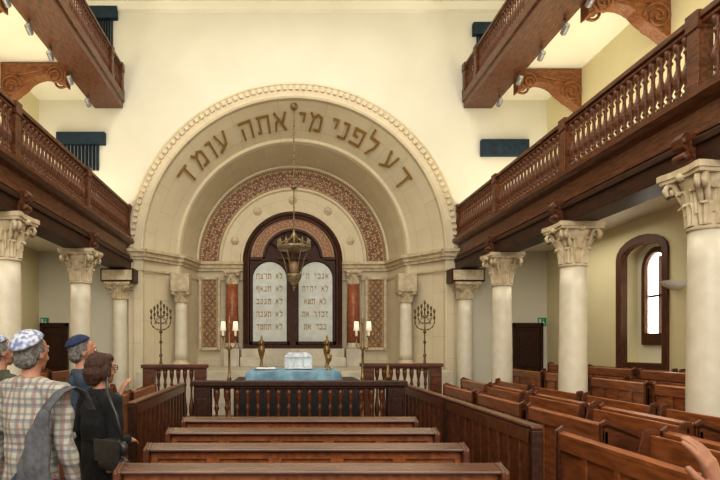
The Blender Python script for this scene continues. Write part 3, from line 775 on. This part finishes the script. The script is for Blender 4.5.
for j in range(3):
    for i in range(10): fs.append((j*11+i,j*11+i+1,(j+1)*11+i+1,(j+1)*11+i))
mb.add(vs,fs,smooth=True); mb.obj('bowl',WHITE,sc); MB().box(-.03,0,-.08,.08,-.08,.04).obj('back_plate',GREY,sc)
for x in (6.5,-5.9):
    xs=x if x>0 else x-.02
    root=thing('exit_sign','small green emergency exit pictogram sign on the wall','sign',(xs-.03,14.97,2.18),'exit signs')
    MB().box(-.1,.1,0,.025,-.1,.1).obj('plate',GREEN,root)
    mb=MB().box(-.08,-.03,-.004,0,-.07,.07); mb.ell((.03,-.002,.05),(.012,.003,.012),n=6)
    mb.add([(.0,-.004,.03),(.05,-.004,.0),(.045,-.004,-.02),(.0,-.004,.01)],[(0,1,2,3)]); mb.add([(.01,-.004,0),(.03,-.004,0),(.07,-.004,-.07),(.05,-.004,-.07)],[(0,1,2,3)]); mb.add([(.01,-.004,0),(.025,-.004,0),(.0,-.004,-.07),(-.02,-.004,-.07)],[(0,1,2,3)])
    mb.obj('pictogram',WHITE,root)

# ------------------------------------------------------------------ people
_b=bmesh.new(); bmesh.ops.create_icosphere(_b,subdivisions=2,radius=1); _b.verts.ensure_lookup_table()
IV=[v.co.copy() for v in _b.verts]; IF=[[v.index for v in f.verts] for f in _b.faces]; _b.free()
def blob(name,chains,ells,mat,parent=None,voxel=.009,sm=3,disp=0,dscale=(60,60,25)):
    vs=[];fs=[]
    def sph(c,r):
        o=len(vs)
        for p in IV: vs.append((c[0]+p.x*r[0],c[1]+p.y*r[1],c[2]+p.z*r[2]))
        for f in IF: fs.append([o+k for k in f])
    for ch in chains:
        ch=[tuple(p)+((p[3],p[3]) if len(p)==4 else ((min(p[3],p[4]),) if len(p)==5 else ())) for p in ch]
        for a,b in zip(ch,ch[1:]):
            d=math.dist(a[:3],b[:3]); n=max(1,math.ceil(d/(min(a[3:]+b[3:])*.35)))
            for i in range(n+1):
                t=i/n; q=[a[k]+(b[k]-a[k])*t for k in range(6)]; sph(q[:3],q[3:])
    for c,r in ells: sph(c,r)
    me=bpy.data.meshes.new(name+'_t'); me.from_pydata(vs,[],fs); me.update()
    o=bpy.data.objects.new(name+'_t',me); COL.objects.link(o)
    r=o.modifiers.new('r','REMESH'); r.mode='VOXEL'; r.voxel_size=voxel
    s=o.modifiers.new('s','SMOOTH'); s.factor=.5; s.iterations=sm
    dg=bpy.context.evaluated_depsgraph_get(); m2=bpy.data.meshes.new_from_object(o.evaluated_get(dg)); m2.name=name
    bpy.data.objects.remove(o); bpy.data.meshes.remove(me)
    if disp:
        for v in m2.vertices:
            v.co+=v.normal*disp*mnoise.noise(Vector((v.co.x*dscale[0],v.co.y*dscale[1],v.co.z*dscale[2])))
    m2.materials.clear(); m2.materials.append(mat)
    for p in m2.polygons: p.use_smooth=True
    ob=bpy.data.objects.new(name,m2); COL.objects.link(ob)
    if parent: ob.parent=parent
    return ob
def hand(w,d,nrm,th,k=1.0,curl=.6,fr=.0088):
    w=Vector(w);d=Vector(d).normalized();nrm=Vector(nrm).normalized();th=Vector(th).normalized()
    ch=[]
    for o in (-.028,-.010,.010,.028):
        a=w+th*o*.55*k; b=w+d*.092*k+th*o*k; ch.append([(*a,.017*k),(*b,.0135*k)])
    for o,L,c in ((.030,.072,1),(.010,.080,1.05),(-.010,.075,1.1),(-.029,.058,1.2)):
        p0=w+d*.092*k+th*o*k
        d1=(d+nrm*curl*.4*c+th*o*5).normalized(); p1=p0+d1*L*.45*k
        d2=(d+nrm*curl*1.1*c+th*o*3).normalized(); p2=p1+d2*L*.32*k
        d3=(d+nrm*curl*1.9*c).normalized(); p3=p2+d3*L*.25*k
        ch.append([(*p0,fr*1.1*k),(*p1,fr*1.02*k),(*p2,fr*.95*k),(*p3,fr*.82*k)])
    t0=w+d*.02*k+th*.022*k; t1=t0+(d*.6+th*.75+nrm*.2).normalized()*.045*k; t2=t1+(d*.85+th*.45+nrm*.3).normalized()*.032*k; t3=t2+(d*.95+th*.15+nrm*.4).normalized()*.024*k
    ch.append([(*t0,.015*k),(*t1,.0125*k),(*t2,.0105*k),(*t3,.009*k)])
    return ch
def person(label,x,y,H,yaw,skin,top,bottom,hair,arms,female=False,hairstyle='short',kip=None,kmat=None,glasses=False,wide=1.0):
    sw=.175 if female else .19*wide
    armc=[];slv=[]
    hands=[]
    for (el,wr,d,nn,th),sg in zip(arms,(-1,1)):
        sh=(sg*sw,-.01,1.42)
        armc.append([(*sh,.048),(*el,.036),(*wr,.024)])
        hands+=hand(wr,d,nn,th)
        e2=[el[i]+(wr[i]-el[i])*.93 for i in range(3)]; slv.append([(*sh,.066),(*el,.054),(*e2,.040)])
    t=wide
    torso=[(0,0,.95,.15*t,.10),(0,.0,1.08,.13*t,.09),(0,0,1.26,.15*t,.105),(0,-.01,1.38,.15*t,.085),(0,-.01,1.45,.07,.06),(0,.0,1.52,.052,.055),(0,.01,1.58,.05,.055)]
    legs=[[(s_*.09,0,.93,.085),(s_*.1,.01,.5,.055),(s_*.1,-.01,.1,.038),(s_*.1,.06,.04,.035),(s_*.1,.14,.03,.03)] for s_ in (-1,1)]
    e=[((0,.012,1.655),(.077,.095,.105)),((0,.045,1.60),(.056,.058,.062)),((0,.075,1.565),(.03,.028,.024)),
       ((0,.106,1.64),(.011,.014,.03)),((0,.118,1.622),(.015,.014,.012)),((0,.095,1.582),(.024,.014,.008)),((0,.094,1.572),(.02,.014,.007)),
       ((-.03,.09,1.682),(.024,.016,.009)),((.03,.09,1.682),(.024,.016,.009)),((-.045,.07,1.615),(.02,.02,.02)),((.045,.07,1.615),(.02,.02,.02)),
       ((-.08,.0,1.64),(.01,.022,.033)),((.08,.0,1.64),(.01,.022,.033)),((-.083,-.012,1.65),(.006,.014,.02)),((.083,-.012,1.65),(.006,.014,.02))]
    body=blob('person',[torso]+legs+armc+hands,e,skin,voxel=.0075,sm=2)
    body['label']=label; body['category']='person'
    s=H/1.76; body.scale=(s,s,s); body.location=(x,y,0); body.rotation_euler=(0,0,yaw)
    tc=[[(0,0,.90,.165*t,.118),(0,0,1.08,.155*t,.118),(0,0,1.26,.172*t,.128),(0,-.01,1.38,.165*t,.10),(0,-.01,1.435,.085,.075)]]
    if female: tc[0][0]=(0,0,.88,.18,.135)
    tc.append([(-sw,-.01,1.41,.066),(-.07,-.01,1.455,.06)]); tc.append([(sw,-.01,1.41,.066),(.07,-.01,1.455,.06)])
    blob('shirt',tc+slv,[],top,body,voxel=.010,sm=2,disp=.022,dscale=(13,13,8))
    MBc=MB().lathe([(.085,1.44),(.078,1.50),(.068,1.51),(.070,1.45)],18,c=(0,-.005,0)); MBc.obj('collar',top,body)
    blob('trousers',[[(0,0,.97,.155*t,.115),(0,0,.88,.165*t,.125)]]+[[(s_*.09,0,.88,.1),(s_*.1,.01,.5,.075),(s_*.1,-.01,.1,.062)] for s_ in (-1,1)],[],bottom,body,voxel=.012)
    blob('shoes',[[(s_*.1,-.04,.045,.04),(s_*.1,.08,.04,.045),(s_*.1,.17,.035,.035)] for s_ in (-1,1)],[],BLACK,body,voxel=.01)
    if hairstyle=='short':
        he=[((0,-.02,1.675),(.086,.092,.096)),((0,-.045,1.62),(.078,.06,.07)),((-.07,-.01,1.66),(.018,.04,.05)),((.07,-.01,1.66),(.018,.04,.05))]
    else:
        he=[((0,-.015,1.685),(.096,.102,.092)),((0,-.05,1.62),(.092,.07,.085)),((-.078,.0,1.63),(.028,.045,.065)),((.078,.0,1.63),(.028,.045,.065)),((0,.06,1.725),(.065,.04,.035)),((0,-.06,1.565),(.066,.04,.04))]
    blob('hair',[],he,hair,body,voxel=.005,sm=1,disp=.009 if hairstyle!='short' else .007,dscale=(60,60,25) if hairstyle=='short' else (45,45,12))
    mb=MB()
    for s_ in (-1,1): mb.ell((s_*.03,.092,1.658),(.013,.011,.009),0,8); mb.ell((s_*.03,.102,1.658),(.005,.003,.005),1,6)
    mb.obj('eyes',[WHITE,BLACK],body)
    if kip:
        r,tilt=kip; T=Matrix.Translation((0,-.018,1.675))@Matrix.Rotation(tilt,4,'X')
        mb=MB(); mb.lathe([(r*math.sin(r2)*1.0,.104*math.cos(r2)) for r2 in [1.15*(1-i/8)+.001 for i in range(9)]],24,T=T@Matrix.Diagonal((.98,1.04,1,1)))
        mb.obj('kippah',kmat,body)
    if glasses:
        mb=MB()
        for s_ in (-1,1):
            mb.tube([(s_*.033+.024*math.cos(a),.112,1.657+.018*math.sin(a)) for a in [2*pi*i/16 for i in range(17)]],.0028,6)
            mb.tube([(s_*.057,.11,1.66),(s_*.084,.05,1.662),(s_*.088,-.01,1.655)],.0028,6)
        mb.tube([(-.01,.113,1.66),(.01,.113,1.66)],.0028,6); mb.obj('glasses',BLACK,body)
    return body
dn=((-.26,-.02,1.13),(-.27,.06,.88),(0,.1,-1),(.6,.3,0),(.2,1,0)); dnr=((.26,-.02,1.13),(.27,.06,.88),(0,.1,-1),(-.6,.3,0),(-.2,1,0))
fwdR=((.22,.0,1.15),(.06,.19,1.12),(-.6,1,-.1),(0,0,-1),(-1,0,.2))
up=((.22,.06,1.17),(.12,.26,1.30),(-.1,.5,1),(-.2,1,-.4),(-1,0,.1))
p1=person('man in plaid shirt and patterned kippah seen from behind',-1.365,3.25,1.665,-.35,SKIN,PLAID,JEAN,HAIRG,(dn,dnr),kip=(.112,.55),kmat=KIPP,wide=1.12)
p2=person('woman with short auburn hair, glasses and black top',-1.16,3.80,1.545,-.75,SKIN,BLK,BLK,HAIRB,(dn,fwdR),female=True,hairstyle='bob',glasses=True)
p3=person('grey-haired man in slate jacket and navy kippah raising a hand',-1.48,4.42,1.66,-1.05,SKIN,SLATE,OLIVE,HAIRG,(dn,up),kip=(.108,.4),kmat=KIPN)
p4=person('man in olive jacket and pale kippah standing',-2.01,4.25,1.66,-.7,SKIN,OLIVE,JEAN,HAIRG,(dn,dnr),kip=(.1,.35),kmat=KIPP)
root=thing('shoulder_bag','slouchy grey canvas shoulder bag slung over the plaid shirt','bag',(-1.27,3.06,.78),rz=-.35)
blob('bag_body',[[(0.0,0,.06,.115,.045,.06),(.0,0,.20,.105,.05,.06),(.02,.0,.32,.075,.035,.04),(.045,.0,.42,.045,.022,.03),(.07,.0,.48,.03,.014,.02)]],[],BAGG,root,voxel=.008,sm=2,disp=.022,dscale=(18,18,6))
mb=MB(); pts=[Vector(p) for p in [(.06,.0,.46),(.09,.0,.51),(.12,.05,.575),(.135,.12,.60),(.145,.20,.57),(.145,.27,.47)]]
vs=[];fs=[]
for i,p in enumerate(pts):
    sd=Vector((.03,0,0)); up_=Vector((0,-.004,.006)); vs+=[p-sd,p+sd,p+sd+up_,p-sd+up_]
for i in range(len(pts)-1):
    for k in range(4): fs.append((i*4+k,i*4+(k+1)%4,(i+1)*4+(k+1)%4,(i+1)*4+k))
mb.add(vs,fs,smooth=True); mb.obj('strap',BAGG,root)
root=thing('shoulder_bag','small black leather shoulder bag hanging at the hip','bag',(-1.0,3.545,.86),rz=-.6)
LEA=M('black_leather',(.04,.036,.036),(.022,.02,.02),.28,scale=20)
blob('bag_body',[[(-.06,0,.04,.07,.045,.05),(.06,0,.04,.07,.045,.05)],[(-.05,0,.14,.065,.04,.05),(.05,0,.14,.065,.04,.05)]],[],LEA,root,voxel=.009,sm=2)
MB().prism([(-.11,.18),(.11,.18),(.1,.06),(-.1,.06)],'y',-.056,-.046).obj('flap',LEA,root,bev=.004)
MB().tube([(.08,0,.18),(.03,-.01,.34),(-.06,.0,.46),(-.12,.05,.54)],.011,6).obj('strap',LEA,root)

# raised hand
ch=hand((1.095,1.5,1.22),(-.38,.0,1),(-.6,.75,0),(-.75,-.65,-.1),k=.98,curl=.5,fr=.0088)
ch.append([(1.095,1.5,1.22,.026),(1.14,1.49,1.13,.031),(1.22,1.46,.93,.043)])
hb=blob('raised_hand',ch,[],SKIN2,voxel=.003,sm=2)
hb['label']='raised tanned hand with loosely curled fingers above the benches'; hb['category']='person'

# ------------------------------------------------------------------ lights
def area(loc,rot,sx,sy,e,c=(1,.95,.85)):
    l=bpy.data.lights.new('area_light','AREA'); l.shape='RECTANGLE'; l.size=sx; l.size_y=sy; l.energy=e; l.color=c
    o=bpy.data.objects.new('area_light',l); COL.objects.link(o); o.location=loc; o.rotation_euler=rot; return o
area((.28,9,10.1),(0,0,0),6,8,400,(1,.98,.94))
area((.28,-1.5,5.5),(math.radians(80),0,0),7,5,460,(1,.97,.91))
for x in (5.6,MX-5.6):
    area((x,10.5,4.25),(pi,0,0),.8,8,130,(1,.93,.76))
    area((x,9.5,8.0),(pi,0,0),.8,6,85,(1,.94,.8))
    area((x,6.5,3.79),(0,0,0),.9,3,55,(1,.94,.8))
    area((x,12.0,3.79),(0,0,0),.9,3.0,32,(1,.94,.8))
wd=bpy.data.worlds.new('world'); S.world=wd; wd.use_nodes=True
wd.node_tree.nodes['Background'].inputs[0].default_value=(1,.97,.92,1); wd.node_tree.nodes['Background'].inputs[1].default_value=.9
# ------------------------------------------------------------------ camera
cd=bpy.data.cameras.new('camera'); cd.lens=30; cd.sensor_width=36; cd.shift_x=77/720; cd.shift_y=105/720; cd.clip_start=.05
co=bpy.data.objects.new('camera',cd); COL.objects.link(co); co.location=(0,0,1.6); co.rotation_euler=(pi/2,0,0)
S.camera=co
print('objects',len(bpy.data.objects))
